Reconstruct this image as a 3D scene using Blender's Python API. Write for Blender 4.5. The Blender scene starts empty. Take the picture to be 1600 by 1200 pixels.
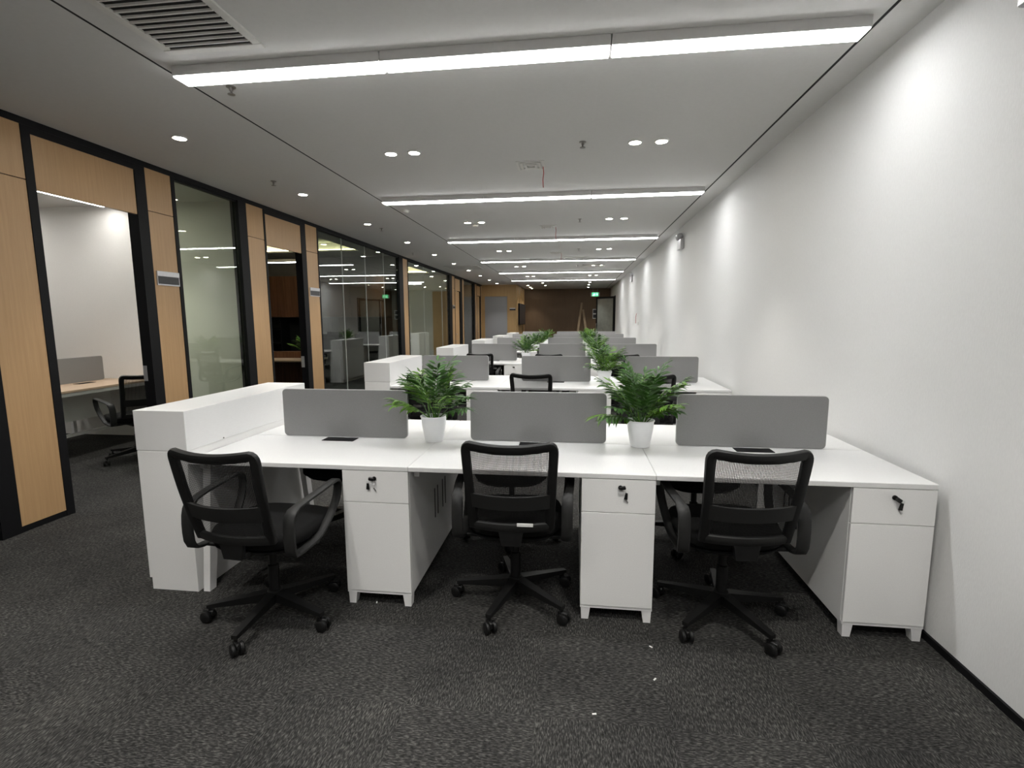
import bpy, bmesh, math, random
from mathutils import Vector, Matrix, Quaternion
R = random.Random(7)
S = bpy.context.scene
C = S.collection
PI = math.pi

# ------------------------------------------------------------------ camera
H = 2.893                                     # ceiling height
YAW, PITCH, ROLL, CZ = 0.1248, -0.1286, -0.0042, 1.4791
fwd = Vector((-math.sin(YAW)*math.cos(PITCH), math.cos(YAW)*math.cos(PITCH), math.sin(PITCH)))
rgt = Vector((math.cos(YAW), math.sin(YAW), 0)); upv = rgt.cross(fwd)
r2 = math.cos(ROLL)*rgt + math.sin(ROLL)*upv
u2 = -math.sin(ROLL)*rgt + math.cos(ROLL)*upv
cam = bpy.data.cameras.new('camera'); cam.sensor_width = 36; cam.lens = 780.87/1600*36
cam.clip_start = .02; cam.clip_end = 100
co = bpy.data.objects.new('camera', cam); C.objects.link(co)
co.matrix_world = Matrix(((r2.x, u2.x, -fwd.x, 0), (r2.y, u2.y, -fwd.y, 0), (r2.z, u2.z, -fwd.z, CZ), (0, 0, 0, 1)))
S.camera = co
# ------------------------------------------------------------------ world, exposure, light levels
w = bpy.data.worlds.new('world'); S.world = w; w.use_nodes = True
w.node_tree.nodes['Background'].inputs[0].default_value = (.9, .95, 1, 1)
w.node_tree.nodes['Background'].inputs[1].default_value = .02
S.view_settings.view_transform = 'Standard'; S.view_settings.look = 'None'
S.view_settings.gamma = 1; S.view_settings.use_curve_mapping = False
S.view_settings.exposure = 1.6
BAR = 11.0          # radiance of the linear diffusers
SPOT = 26.0         # watts of each recessed downlight
LENS = 30.0         # radiance of a downlight lens
ROOMBAR = 11.0
COVE = 5.0
try:
    S.cycles.use_denoising = True
    S.cycles.max_bounces = 10; S.cycles.diffuse_bounces = 6; S.cycles.glossy_bounces = 4
    S.cycles.transparent_max_bounces = 16; S.cycles.sample_clamp_indirect = 6
    S.cycles.caustics_reflective = False; S.cycles.caustics_refractive = False
except Exception: pass

# ------------------------------------------------------------------ materials
def srgb(*c): return tuple(((v/255)/12.92 if v/255 < .04045 else ((v/255+.055)/1.055)**2.4) for v in c)
class N:
    def __init__(s, name):
        s.m = bpy.data.materials.new(name); s.m.use_nodes = True
        s.t = s.m.node_tree; s.b = s.t.nodes['Principled BSDF']; s.out = s.t.nodes['Material Output']
    def n(s, kind, **kw):
        q = s.t.nodes.new(kind)
        for k, v in kw.items():
            if isinstance(k, str) and k.startswith('i_'): q.inputs[k[2:].replace('_', ' ')].default_value = v
            else: setattr(q, k, v)
        return q
    def l(s, a, b): s.t.links.new(a, b)
    def coords(s, scale, kind='Object'):
        tc = s.n('ShaderNodeTexCoord'); mp = s.n('ShaderNodeMapping'); mp.inputs['Scale'].default_value = scale
        s.l(tc.outputs[kind], mp.inputs[0]); return mp.outputs[0]
    def world(s, scale):
        g = s.n('ShaderNodeNewGeometry'); mp = s.n('ShaderNodeMapping'); mp.inputs['Scale'].default_value = scale
        s.l(g.outputs['Position'], mp.inputs[0]); return mp.outputs[0]
    def ramp(s, fac, stops):
        r = s.n('ShaderNodeValToRGB'); e = r.color_ramp.elements
        while len(e) < len(stops): e.new(.5)
        for i, (p, c) in enumerate(stops): e[i].position = p; e[i].color = (*c, 1)
        s.l(fac, r.inputs[0]); return r.outputs[0]
def plain(name, col, rough=.5, var=.05, scale=60, bump=.0, metal=0, spec=.5, stretch=(1, 1, 1), space='Object'):
    k = N(name); b = k.b
    v = k.world(tuple(scale*q for q in stretch)) if space == 'World' else k.coords(tuple(scale*q for q in stretch))
    no = k.n('ShaderNodeTexNoise'); no.inputs['Scale'].default_value = 1; no.inputs['Detail'].default_value = 3
    k.l(v, no.inputs['Vector'])
    c0 = tuple(max(0, x*(1-var)) for x in col); c1 = tuple(min(1, x*(1+var)) for x in col)
    k.l(k.ramp(no.outputs[0], [(.3, c0), (.7, c1)]), b.inputs['Base Color'])
    b.inputs['Roughness'].default_value = rough; b.inputs['Metallic'].default_value = metal
    b.inputs['Specular IOR Level'].default_value = spec
    if bump:
        bp = k.n('ShaderNodeBump'); bp.inputs['Strength'].default_value = bump; bp.inputs['Distance'].default_value = .002
        k.l(no.outputs[0], bp.inputs['Height']); k.l(bp.outputs[0], b.inputs['Normal'])
    return k.m
def woodm(name, dark, light, rough=.45, axis=2, scale=28, contrast=.25):
    k = N(name); st = [scale, scale, scale]; st[axis] = scale*.035
    v = k.world(tuple(st)); no = k.n('ShaderNodeTexNoise'); no.inputs['Scale'].default_value = 1
    no.inputs['Detail'].default_value = 6; no.inputs['Roughness'].default_value = .65; no.inputs['Distortion'].default_value = .4
    k.l(v, no.inputs['Vector'])
    k.l(k.ramp(no.outputs[0], [(.5-contrast, dark), (.5+contrast, light)]), k.b.inputs['Base Color'])
    k.b.inputs['Roughness'].default_value = rough
    bp = k.n('ShaderNodeBump'); bp.inputs['Strength'].default_value = .15; bp.inputs['Distance'].default_value = .001
    k.l(no.outputs[0], bp.inputs['Height']); k.l(bp.outputs[0], k.b.inputs['Normal'])
    return k.m
def emis(name, col, st):
    k = N(name); k.b.inputs['Base Color'].default_value = (.8, .8, .8, 1)
    k.b.inputs['Emission Color'].default_value = (*col, 1); k.b.inputs['Emission Strength'].default_value = st
    return k.m
def glassm(name, tint, ior=1.5, dirt=.0):
    k = N(name); k.t.nodes.remove(k.b)
    tr = k.n('ShaderNodeBsdfTransparent'); tr.inputs[0].default_value = (*tint, 1)
    gl = k.n('ShaderNodeBsdfGlossy'); gl.inputs['Roughness'].default_value = 0; gl.inputs[0].default_value = (1, 1, 1, 1)
    fr = k.n('ShaderNodeFresnel'); fr.inputs[0].default_value = ior
    mx = k.n('ShaderNodeMixShader')
    k.l(fr.outputs[0], mx.inputs[0])
    ge = k.n('ShaderNodeNewGeometry'); ir = k.n('ShaderNodeMapRange'); ir.inputs['To Min'].default_value = ior; ir.inputs['To Max'].default_value = 1/ior
    k.l(ge.outputs['Backfacing'], ir.inputs['Value']); k.l(ir.outputs[0], fr.inputs[0])
    k.l(tr.outputs[0], mx.inputs[1]); k.l(gl.outputs[0], mx.inputs[2])
    k.l(mx.outputs[0], k.out.inputs[0]); return k.m
def carpetm(name):
    k = N(name); tc = k.n('ShaderNodeTexCoord'); oi = k.n('ShaderNodeObjectInfo')
    ad = k.n('ShaderNodeVectorMath', operation='ADD'); mu = k.n('ShaderNodeVectorMath', operation='SCALE')
    mu.inputs['Scale'].default_value = 37.0
    cx = k.n('ShaderNodeCombineXYZ'); k.l(oi.outputs['Random'], cx.inputs[0]); k.l(oi.outputs['Random'], cx.inputs[1])
    k.l(cx.outputs[0], mu.inputs[0]); k.l(tc.outputs['Object'], ad.inputs[0]); k.l(mu.outputs[0], ad.inputs[1])
    m1 = k.n('ShaderNodeMapping'); m1.inputs['Scale'].default_value = (210, 52, 80); k.l(ad.outputs[0], m1.inputs[0])
    n1 = k.n('ShaderNodeTexNoise'); n1.inputs['Scale'].default_value = 1; n1.inputs['Detail'].default_value = 4; n1.inputs['Distortion'].default_value = .5
    k.l(m1.outputs[0], n1.inputs['Vector'])
    g = k.world((2.2, 2.2, 2.2)); n2 = k.n('ShaderNodeTexNoise'); n2.inputs['Scale'].default_value = 1; n2.inputs['Detail'].default_value = 5
    n2.inputs['Roughness'].default_value = .6
    k.l(g, n2.inputs['Vector'])
    c1 = k.ramp(n1.outputs[0], [(.30, (.010, .0098, .0095)), (.51, (.034, .0333, .032)), (.72, (.115, .112, .107))])
    c2 = k.ramp(n2.outputs[0], [(.35, (.75, .75, .75)), (.62, (1.12, 1.12, 1.1)), (.78, (1.5, 1.48, 1.42))])
    mx = k.n('ShaderNodeMix', data_type='RGBA', blend_type='MULTIPLY'); mx.inputs[0].default_value = 1
    k.l(c1, mx.inputs[6]); k.l(c2, mx.inputs[7]); k.l(mx.outputs[2], k.b.inputs['Base Color'])
    k.b.inputs['Roughness'].default_value = .95; k.b.inputs['Specular IOR Level'].default_value = .15
    bp = k.n('ShaderNodeBump'); bp.inputs['Strength'].default_value = .8; bp.inputs['Distance'].default_value = .004
    k.l(n1.outputs[0], bp.inputs['Height']); k.l(bp.outputs[0], k.b.inputs['Normal'])
    return k.m
def meshm(name):
    k = N(name); b = k.b
    b.inputs['Base Color'].default_value = (.007, .007, .007, 1); b.inputs['Roughness'].default_value = .8; b.inputs['Specular IOR Level'].default_value = .2
    tc = k.n('ShaderNodeTexCoord')
    def wave(axis, period):
        wv = k.n('ShaderNodeTexWave', bands_direction=axis, wave_profile='SIN'); wv.inputs['Scale'].default_value = (2*PI/period)/20
        k.l(tc.outputs['Object'], wv.inputs['Vector']); return wv.outputs['Fac']
    a = wave('X', .0062); z = wave('Z', .0048)
    mxm = k.n('ShaderNodeMath', operation='MAXIMUM'); k.l(a, mxm.inputs[0]); k.l(z, mxm.inputs[1])
    th = k.n('ShaderNodeMapRange'); th.inputs['From Min'].default_value = .60; th.inputs['From Max'].default_value = .78
    k.l(mxm.outputs[0], th.inputs['Value'])
    mr = k.n('ShaderNodeMapRange'); mr.inputs['To Min'].default_value = .12; mr.inputs['To Max'].default_value = .97
    k.l(th.outputs[0], mr.inputs['Value']); k.l(mr.outputs[0], b.inputs['Alpha'])
    return k.m
M = {}
M['wall'] = plain('white_wallpaper', (.72, .72, .712), .85, .025, 220, .35, space='World', stretch=(1, 1, .25))
M['ceil'] = plain('ceiling_paint', (.60, .595, .58), .9, .015, 40, .05, space='World')
M['room_wall'] = plain('room_wall_paint', (.72, .70, .67), .85, .02, 120, .15, space='World')
M['grey_wall'] = plain('grey_room_wall', (.58, .59, .56), .85, .03, 80, .1, space='World')
M['dark_wall'] = plain('dark_room_wall', (.16, .155, .15), .8, .05, 60, .1, space='World')
M['carpet'] = carpetm('charcoal_carpet')
M['black'] = plain('black_powder_coat', (.005, .005, .006), .55, .15, 90, .02, spec=.2)
M['slot'] = plain('black_backing_and_shade', (.004, .004, .004), .8, .1, 40)  # flat black for real backings, and painted in for slot and vent shade
M['oak'] = woodm('light_oak_veneer', (.41, .252, .118), (.515, .328, .166), .42, 2, 60, .3)
M['oak_side'] = woodm('brown_oak_panel', (.34, .215, .092), (.46, .305, .138), .5, 2, 40, .3)
M['far_wood'] = woodm('dark_brown_panel', (.10, .058, .027), (.15, .09, .043), .55, 2, 30, .3)
M['walnut'] = woodm('walnut_veneer', (.06, .025, .012), (.22, .10, .05), .4, 2, 30, .25)
M['desk_wood'] = woodm('pale_oak_desktop', (.50, .36, .25), (.62, .47, .34), .4, 1, 40, .3)
M['white'] = plain('white_laminate', (.73, .73, .725), .35, .02, 30, .0, stretch=(8, 1, 8))
M['white_front'] = plain('white_laminate_front', (.80, .797, .785), .5, .02, 180, .12)
M['steel_white'] = plain('white_powder_coat', (.75, .745, .74), .4, .02, 90, .02)
M['fabric'] = plain('grey_screen_fabric', (.262, .26, .262), .95, .10, 420, .25)
M['screen_edge'] = plain('light_grey_edge', (.50, .50, .50), .5, .03, 60)
M['pot'] = plain('white_ceramic', (.88, .89, .91), .3, .02, 20)
M['soil'] = plain('dark_soil', (.018, .013, .009), .95, .5, 120, .6)
M['plast'] = plain('black_plastic', (.006, .006, .006), .45, .15, 90, .05, spec=.35)
M['plast_grey'] = plain('charcoal_plastic', (.014, .014, .0135), .55, .12, 120, .05, spec=.35)
M['seat'] = plain('black_seat_fabric', (.005, .005, .005), .9, .3, 380, .3, spec=.2)
M['mesh'] = meshm('black_mesh_fabric')
M['chrome'] = plain('brushed_steel', (.6, .6, .6), .3, .05, 60, 0, 1)
M['silver'] = plain('silver_sign', (.52, .52, .53), .35, .04, 60, 0, .6)
M['sign_dark'] = plain('dark_sign_plate', (.02, .02, .022), .35, .1, 60)
M['glass'] = glassm('clear_glass', (.93, .965, .94), 1.62)
M['glass_green'] = glassm('green_tinted_glass', (.82, .865, .775), 1.62)
M['glass_dark'] = glassm('smoked_glass', (.62, .68, .64), 1.75)
M['grey_pane'] = plain('opaque_grey_pane', (.20, .21, .185), .12, .1, 6)  # even glossy grey, not see-through, for the far door pane
M['bar'] = emis('linear_diffuser', (1, 1, 1), BAR)
M['roombar'] = emis('room_diffuser', (1, .985, .95), ROOMBAR)
M['lens'] = emis('downlight_lens', (1, .93, .78), LENS)
M['cove'] = emis('cove_strip', (1, .86, .5), COVE)
M['housing'] = plain('white_aluminium', (.66, .65, .64), .5, .02, 40)
M['vent'] = plain('vent_white', (.62, .61, .58), .5, .03, 50)
M['sprink'] = plain('sprinkler_metal', (.30, .29, .27), .35, .1, 60, 0, .8)
M['red'] = plain('red_wire', (.42, .02, .02), .5, .1, 60)
M['exit'] = emis('exit_green', (.02, .75, .22), .7)
M['exit_white'] = emis('exit_white', (.75, 1, .85), .7)
M['leafA'] = plain('palm_leaf_fresh', (.095, .215, .016), .42, .5, 22, 0)
M['leafB'] = plain('palm_leaf_deep', (.034, .105, .012), .42, .5, 22, 0)
M['plank'] = woodm('raw_plank', (.20, .14, .08), (.32, .24, .15), .7, 2, 30)
M['door_grey'] = plain('grey_door_laminate', (.26, .27, .285), .5, .06, 140, .1, space='World')
M['curtain'] = plain('pale_panel', (.45, .47, .45), .6, .05, 50)
M['paper'] = plain('paper_scrap', (.7, .7, .68), .8, .05, 50)

# ------------------------------------------------------------------ geometry helpers
class MB:
    def __init__(s): s.bm = bmesh.new()
    def box(s, x0, x1, y0, y1, z0, z1, bev=0, seg=1):
        g = bmesh.ops.create_cube(s.bm, size=1)['verts']
        for v in g: v.co = Vector((x0+(v.co.x+.5)*(x1-x0), y0+(v.co.y+.5)*(y1-y0), z0+(v.co.z+.5)*(z1-z0)))
        if bev:
            es = {e for v in g for e in v.link_edges}
            bmesh.ops.bevel(s.bm, geom=list(es), offset=bev, segments=seg, affect='EDGES', profile=.5)
        return s
    def hexa(s, p):      # 8 corners: bottom 4 ccw, top 4 ccw
        v = [s.bm.verts.new(q) for q in p]
        for f in ((3, 2, 1, 0), (4, 5, 6, 7), (0, 1, 5, 4), (1, 2, 6, 5), (2, 3, 7, 6), (3, 0, 4, 7)): s.bm.faces.new([v[i] for i in f])
        return s
    def lathe(s, prof, n=24, cx=0, cy=0, axis='Z', cap=True):
        rings = []
        for (r, z) in prof:
            ring = []
            for i in range(n):
                a = 2*PI*i/n; p = (r*math.cos(a), r*math.sin(a), z)
                if axis == 'Y': p = (p[0], p[2], p[1])
                if axis == 'X': p = (p[2], p[0], p[1])
                ring.append(s.bm.verts.new((p[0]+cx, p[1]+cy, p[2])))
            rings.append(ring)
        for a, b in zip(rings, rings[1:]):
            for i in range(n): s.bm.faces.new((a[i], a[(i+1) % n], b[(i+1) % n], b[i]))
        if cap:
            s.bm.faces.new(rings[0][::-1]); s.bm.faces.new(rings[-1])
        return s
    def sweep(s, pts, a, b, ref=(1, 0, 0), n=8, closed=False, sq=2.0, scale=None):
        pts = [Vector(p) for p in pts]; L = len(pts); rings = []; ref = Vector(ref)
        for i, p in enumerate(pts):
            t = (pts[(i+1) % L]-pts[i-1]) if closed else (pts[min(i+1, L-1)]-pts[max(i-1, 0)])
            t.normalize(); u = (ref-t*ref.dot(t)).normalized(); v = t.cross(u); ring = []
            k = scale[i] if scale else 1
            for j in range(n):
                th = 2*PI*(j+.5)/n; c, d = math.cos(th), math.sin(th)
                c = math.copysign(abs(c)**(2/sq), c); d = math.copysign(abs(d)**(2/sq), d)
                ring.append(s.bm.verts.new(p+u*(a*k*c)+v*(b*k*d)))
            rings.append(ring)
        for i in range(L if closed else L-1):
            q, r = rings[i], rings[(i+1) % L]
            for j in range(n): s.bm.faces.new((q[j], q[(j+1) % n], r[(j+1) % n], r[j]))
        if not closed: s.bm.faces.new(rings[0][::-1]); s.bm.faces.new(rings[-1])
        return s
    def rrect(s, w, h, r, y0, y1, cx=0, cz=0, n=5):   # rounded rectangle plate standing in xz
        out = []
        for (sx, sz, a0) in ((1, 1, 0), (-1, 1, 90), (-1, -1, 180), (1, -1, 270)):
            for i in range(n+1):
                a = math.radians(a0+90*i/n)
                out.append((cx+sx*(w/2-r)+r*math.cos(a), cz+sz*(h/2-r)+r*math.sin(a)))
        A = [s.bm.verts.new((x, y0, z)) for x, z in out]; B = [s.bm.verts.new((x, y1, z)) for x, z in out]; L = len(out)
        s.bm.faces.new(A[::1]); s.bm.faces.new(B[::-1])
        for i in range(L): s.bm.faces.new((A[(i+1) % L], A[i], B[i], B[(i+1) % L]))
        return s
    def mesh(s, name, mat, smooth=False):
        bmesh.ops.recalc_face_normals(s.bm, faces=s.bm.faces)
        me = bpy.data.meshes.new(name); s.bm.to_mesh(me); s.bm.free()
        for m in (mat if isinstance(mat, (list, tuple)) else [mat]): me.materials.append(M[m])
        if smooth:
            for p in me.polygons: p.use_smooth = True
            try: me.set_sharp_from_angle(angle=math.radians(42))
            except Exception: pass
        return me
    def build(s, name, mat, parent=None, smooth=False): return obj(name, s.mesh(name, mat, smooth), parent)
def obj(name, me, parent=None, loc=None):
    o = bpy.data.objects.new(name, me); C.objects.link(o)
    if parent: o.parent = parent
    if loc: o.location = loc
    return o
def tag(o, label, cat, group=None):
    o['label'] = label; o['category'] = cat
    if group: o['group'] = group
    return o
def thing(name, label, cat, loc=(0, 0, 0), rz=0, group=None):
    o = bpy.data.objects.new(name, None); C.objects.link(o); o.location = loc; o.rotation_euler = (0, 0, rz)
    o.empty_display_size = .05
    return tag(o, label, cat, group)
def struct(o, label=None, cat=None):
    o['kind'] = 'structure'
    if label: o['label'] = label
    if cat: o['category'] = cat
    return o
def sroot(name, label=None, cat=None, loc=(0, 0, 0)):
    o = bpy.data.objects.new(name, None); C.objects.link(o); o.location = loc; return struct(o, label, cat)
KIDS = {}
def copy_tree(o, parent=None):
    c = o.copy(); C.objects.link(c)
    if parent: c.parent = parent
    for ch in o.children: copy_tree(ch, c)
    return c
def bx(name, mat, parent, *a, bev=0): return MB().box(*a, bev=bev).build(name, mat, parent)
ORD = ['first', 'second', 'third', 'fourth', 'fifth', 'sixth', 'seventh', 'eighth', 'ninth', 'tenth', 'eleventh', 'twelfth']

# ------------------------------------------------------------------ setting
XW, XL = 1.633, -3.8445
YB, YE, YF = -2.0, 20.7, 24.0
# floor: base slab and loose-laid carpet tiles (quarter turned) as far as they can be told apart
fl = struct(bx('floor', 'carpet', None, -9.2, 1.75, YB-.1, YF+.1, -.12, -.006), 'charcoal carpet tile floor of the open office', 'floor')
tm = MB().box(-.25, .25, -.25, .25, -.006, 0).mesh('carpet_tile', 'carpet')
TX, TY = -.63, 1.70
nt = 0
for i in range(-7, 5):
    for j in range(-3, 21):
        cx, cy = TX+.5*i+.25, TY+.5*j+.25
        if cx-.25 > XW or cx+.25 < XL-.1: continue
        o = obj('carpet_tile', tm, fl, (cx, cy, 0)); o.rotation_euler = (0, 0, PI/2*((i+j) % 2)+PI*R.randint(0, 1)); nt += 1
far = MB(); far.box(TX-.5*7, TX+.5*5, TY+.5*21, YF+.1, -.006, 0); far.box(TX-.5*7, TX+.5*5, YB, TY-.5*3, -.006, 0)
far.box(-9.2, TX-.5*7, YB, YF, -.006, 0)
o = far.build('carpet_tile', 'carpet', fl); o['kind'] = 'stuff'
# ceiling
ce = sroot('ceiling', 'pale grey painted ceiling in three long bands', 'ceiling')
bx('ceiling_panel', 'ceil', ce, -2.314, 1.422, YB, YF, H, H+.03)
bx('ceiling_panel', 'ceil', ce, XL-.05, -2.332, YB, YF, H, H+.03)
bx('ceiling_panel', 'ceil', ce, 1.440, XW+.05, YB, YF, H, H+.03)
for x in (-2.323, 1.431): bx('slot_shade_strip', 'slot', ce, x-.009, x+.009, YB, YF, H+.0015, H+.03)  # near-flush black strips standing in for the shade inside the slots
# right wall with its door opening near the far end
wr = sroot('wall_right', 'long white wallpapered wall on the right', 'wall')
bx('wall_panel', 'wall', wr, XW, XW+.12, YB, 21.0, 0, H)
bx('wall_panel', 'wall', wr, XW, XW+.12, 21.0, YF, 2.43, H)
struct(bx('baseboard_right', 'black', None, XW-.012, XW, YB, 21.0, 0, .034), 'black baseboard along the white right wall', 'baseboard')
struct(bx('wall_back', 'room_wall', None, -9.2, XW+.12, YB-.1, YB, 0, H))
# far end
struct(bx('wall_far', 'far_wood', None, -2.4, XW+.12, YF, YF+.1, 0, H), 'dark brown wooden wall at the far end', 'wall')
we = sroot('wall_end', 'brown wood wall at the end of the corridor', 'wall')
for x0, x1, z0, z1 in ((-3.95, -3.75, 0, H), (-3.75, -2.75, 2.45, H), (-2.75, -2.40, 0, H)): bx('wood_panel', 'oak_side', we, x0, x1, YE, YE+.1, z0, z1)
d = sroot('door_5', 'plain grey door in the brown end wall', 'door')
bx('door_leaf', 'door_grey', d, -3.72, -2.78, YE+.02, YE+.06, .005, 2.42)
MB().box(-3.75, -3.72, YE-.01, YE+.08, 0, 2.45).box(-2.78, -2.75, YE-.01, YE+.08, 0, 2.45).box(-3.72, -2.78, YE-.01, YE+.08, 2.42, 2.45).build('door_frame', 'oak_side', d)
ws = sroot('wall_side', 'brown wood side wall beyond the corridor end', 'wall')
bx('wood_panel', 'oak_side', ws, -2.5, -2.4, YE+.1, YF, 0, H)
for y in (21.1, 22.4, 23.6):
    bx('batten', 'oak', ws, -2.4, -2.375, y, y+.12, 0, H)

# left partition wall: black rails and posts, oak pilasters, glass bays and doors
wl = sroot('wall_left', 'office partition of oak panels, black posts and glass on the left', 'wall')
bx('head_rail', 'black', wl, XL-.10, XL+.004, YB, YE, 2.845, H)
def post(y0, y1, z0=0, z1=2.845): return bx('post', 'black', wl, XL-.10, XL+.002, y0, y1, z0, z1)
def pil(y0, y1):
    bx('backing', 'slot', wl, XL-.09, XL-.02, y0, y1, 0, 2.845)
    bx('oak_panel', 'oak', wl, XL-.02, XL-.003, y0+.002, y1-.002, 2.4735, 2.845)
    bx('oak_panel', 'oak', wl, XL-.02, XL-.003, y0+.002, y1-.002, .045, 2.467)
    bx('plinth', 'black', wl, XL-.02, XL-.004, y0, y1, 0, .045)
def window(n, y0, y1, joints, mat, label):
    r = sroot(f'window_{n}', label, 'glass wall')
    MB().box(XL-.06, XL-.02, y0, y1, 2.825, 2.845).box(XL-.06, XL-.02, y0, y1, 0, .05).build('frame', 'black', r)
    ys = [y0]+joints+[y1]
    for a, b in zip(ys, ys[1:]): bx('pane', mat, r, XL-.046, XL-.034, a+.002, b-.002, .05, 2.825)
    for j in joints: bx('joint', 'curtain', r, XL-.047, XL-.033, j-.006, j+.006, .05, 2.825)
def doorway(n, y0, y1, label, leaf=None):
    r = sroot(f'door_{n}', label, 'door')
    bx('header', 'black', r, XL-.10, XL+.002, y0, y1, 2.795, 2.845)
    bx('transom_panel', 'oak', r, XL-.03, XL-.004, y0+.003, y1-.003, 2.415, 2.795)
    if leaf:
        l = bx('door_leaf', leaf, r, XL-.075, XL-.035, y0+.004, y1-.004, .008, 2.40)
        MB().box(XL-.035, XL+.02, y0+.06, y0+.075, 1.0, 1.012).box(XL+.008, XL+.02, y0+.06, y0+.18, 1.0, 1.02).build('handle', 'chrome', l)
    return r
post(2.78, 2.905); pil(2.905, 3.222); post(3.222, 3.283)
d1 = doorway(1, 3.283, 4.13, 'open doorway without a door leaf, oak transom above, nearest the camera')
MB().box(XL-.095, XL-.06, 4.124, 4.13, .93, 1.07).build('hinge', 'silver', d1)
post(4.13, 4.24); pil(4.24, 4.535); post(4.535, 4.578)
window(1, 4.578, 5.50, [], 'glass_green', 'single tall greenish glass pane beside the open doorway')
post(5.50, 5.642); pil(5.642, 5.968); post(5.968, 6.003)
d2 = doorway(2, 6.003, 6.822, 'second open doorway showing walnut cabinets inside')
MB().box(XL-.095, XL-.05, 6.812, 6.822, .80, .96).build('hinge', 'silver', d2)
post(6.822, 6.945); pil(6.945, 7.27); post(7.27, 7.303)
window(2, 7.303, 10.81, [8.14, 9.08, 9.99], 'glass_dark', 'wide dark glass wall of four panes')
post(10.81, 11.06); pil(11.06, 11.37); post(11.37, 11.42)
window(3, 11.42, 15.29, [12.72, 14.51], 'glass', 'glass wall of three panes with a grey room behind')
post(15.29, 15.60); pil(15.60, 15.95); post(15.95, 16.0)
doorway(3, 16.0, 16.72, 'closed oak door between narrow pilasters, far down the corridor', 'oak')
post(16.72, 17.05); pil(17.05, 17.28); post(17.28, 17.30)
window(4, 17.30, 19.0, [], 'glass', 'single glass pane near the corridor end')
post(19.0, 19.28); pil(19.28, 19.6); post(19.6, 19.65)
doorway(4, 19.65, 20.35, 'last oak door in the partition, beside the corridor end wall', 'oak')
post(20.35, 20.45); pil(20.45, 20.7)
# bays behind the photographer
window(5, .40, 2.78, [1.6], 'glass', None)
post(.30, .40); pil(0, .30); post(-.1, 0)
struct(bx('wall_left_rear', 'room_wall', None, XL-.1, XL, YB, -.1, 0, 2.845))

# rooms behind the partition
def slab(name, mat, *a, label=None): return struct(bx(name, mat, None, *a), label, None)
slab('wall_room_back', 'room_wall', -8.3, -8.2, YB, 5.72, 0, H)
slab('wall_room_end', 'room_wall', -8.2, XL-.10, 5.72, 5.80, 0, H)
rc = sroot('ceiling_rooms')
bx('ceiling_panel', 'ceil', rc, -8.3, XL-.05, YB, 5.8, H, H+.03)
# room two: walnut and dark walls, tray ceiling with a warm cove
slab('wall_office_back', 'dark_wall', -8.3, -8.2, 5.8, 10.98, 0, H+.25)
slab('wall_office_end', 'dark_wall', -8.2, XL-.10, 10.98, 11.06, 0, H+.25)
def tray(x0, x1, y0, y1, X0, X1, Y0, Y1):
    for a in ((X0, X1, Y0, y0), (X0, X1, y1, Y1), (X0, x0, y0, y1), (x1, X1, y0, y1)): bx('ceiling_panel', 'ceil', rc, *a, H, H+.03)
    bx('tray_top', 'ceil', rc, x0-.15, x1+.15, y0-.15, y1+.15, H+.20, H+.23)
    for a in ((x0-.12, x0-.09, y0-.1, y1+.1), (x1+.09, x1+.12, y0-.1, y1+.1), (x0-.1, x1+.1, y0-.12, y0-.09), (x0-.1, x1+.1, y1+.09, y1+.12)):
        bx('cove_strip', 'cove', rc, *a, H+.045, H+.06)
    MB().box(x0-.17, x0-.15, y0-.17, y1+.17, H+.03, H+.2).box(x1+.15, x1+.17, y0-.17, y1+.17, H+.03, H+.2).box(x0-.17, x1+.17, y0-.17, y0-.15, H+.03, H+.2).box(x0-.17, x1+.17, y1+.15, y1+.17, H+.03, H+.2).build('tray_side', 'ceil', rc)
tray(-6.9, -4.42, 7.0, 10.1, -8.2, XL-.05, 5.8, 10.98)
# room three
slab('wall_meeting_back', 'grey_wall', -6.7, -6.6, 11.06, 15.7, 0, H+.25)
slab('wall_meeting_end', 'grey_wall', -6.6, XL-.10, 15.7, 15.78, 0, H+.25)
tray(-6.0, -4.42, 12.2, 15.2, -6.6, XL-.05, 11.06, 15.7)
struct(bx('door_6', 'oak_side', None, -4.50, -3.98, 15.66, 15.70, .0, 2.37), 'brown oak door inside the grey glazed room', 'door')
slab('wall_last_back', 'room_wall', -5.6, -5.5, 15.78, YE+.1, 0, H)
slab('wall_last_end', 'room_wall', -5.5, XL-.10, YE, YE+.1, 0, H)
bx('ceiling_panel', 'ceil', rc, -5.6, XL-.05, 15.7, YE+.1, H, H+.03)

# ------------------------------------------------------------------ ceiling fittings
def seg_mesh(L, diff):
    h = MB().box(0, L, 0, .125, -.052, 0, bev=.002).mesh('housing', 'housing')
    g = MB().box(.006, L-.006, .006, .119, -.058, -.0515).mesh('diffuser', diff); return h, g
bh, bg = seg_mesh(1.206, 'bar')
BY = [2.74, 5.83, 8.90, 12.05, 15.0, 18.0]
for i, y in enumerate(BY+[-.35]):
    lab = f'white three-part linear ceiling light, {ORD[i]} from the camera' if i < 6 else f'white linear ceiling light behind the camera, {ORD[i-6]} one'
    t = thing('linear_ceiling_light', lab, 'ceiling light', (-2.258, y, H), 0, 'linear ceiling lights across the office')
    for k in range(3):
        a = obj('housing', bh, t, (k*1.2135, 0, 0)); obj('diffuser', bg, a)
rim = MB().lathe([(.058, 0), (.058, -.006), (.046, -.009), (.046, -.003), (.0461, -.0025)], 20, cap=False).mesh('rim', 'housing', True)
lens = MB().lathe([(.046, -.001), (.044, -.0075), (.02, -.009)], 20).mesh('lens', 'lens', True)
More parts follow.
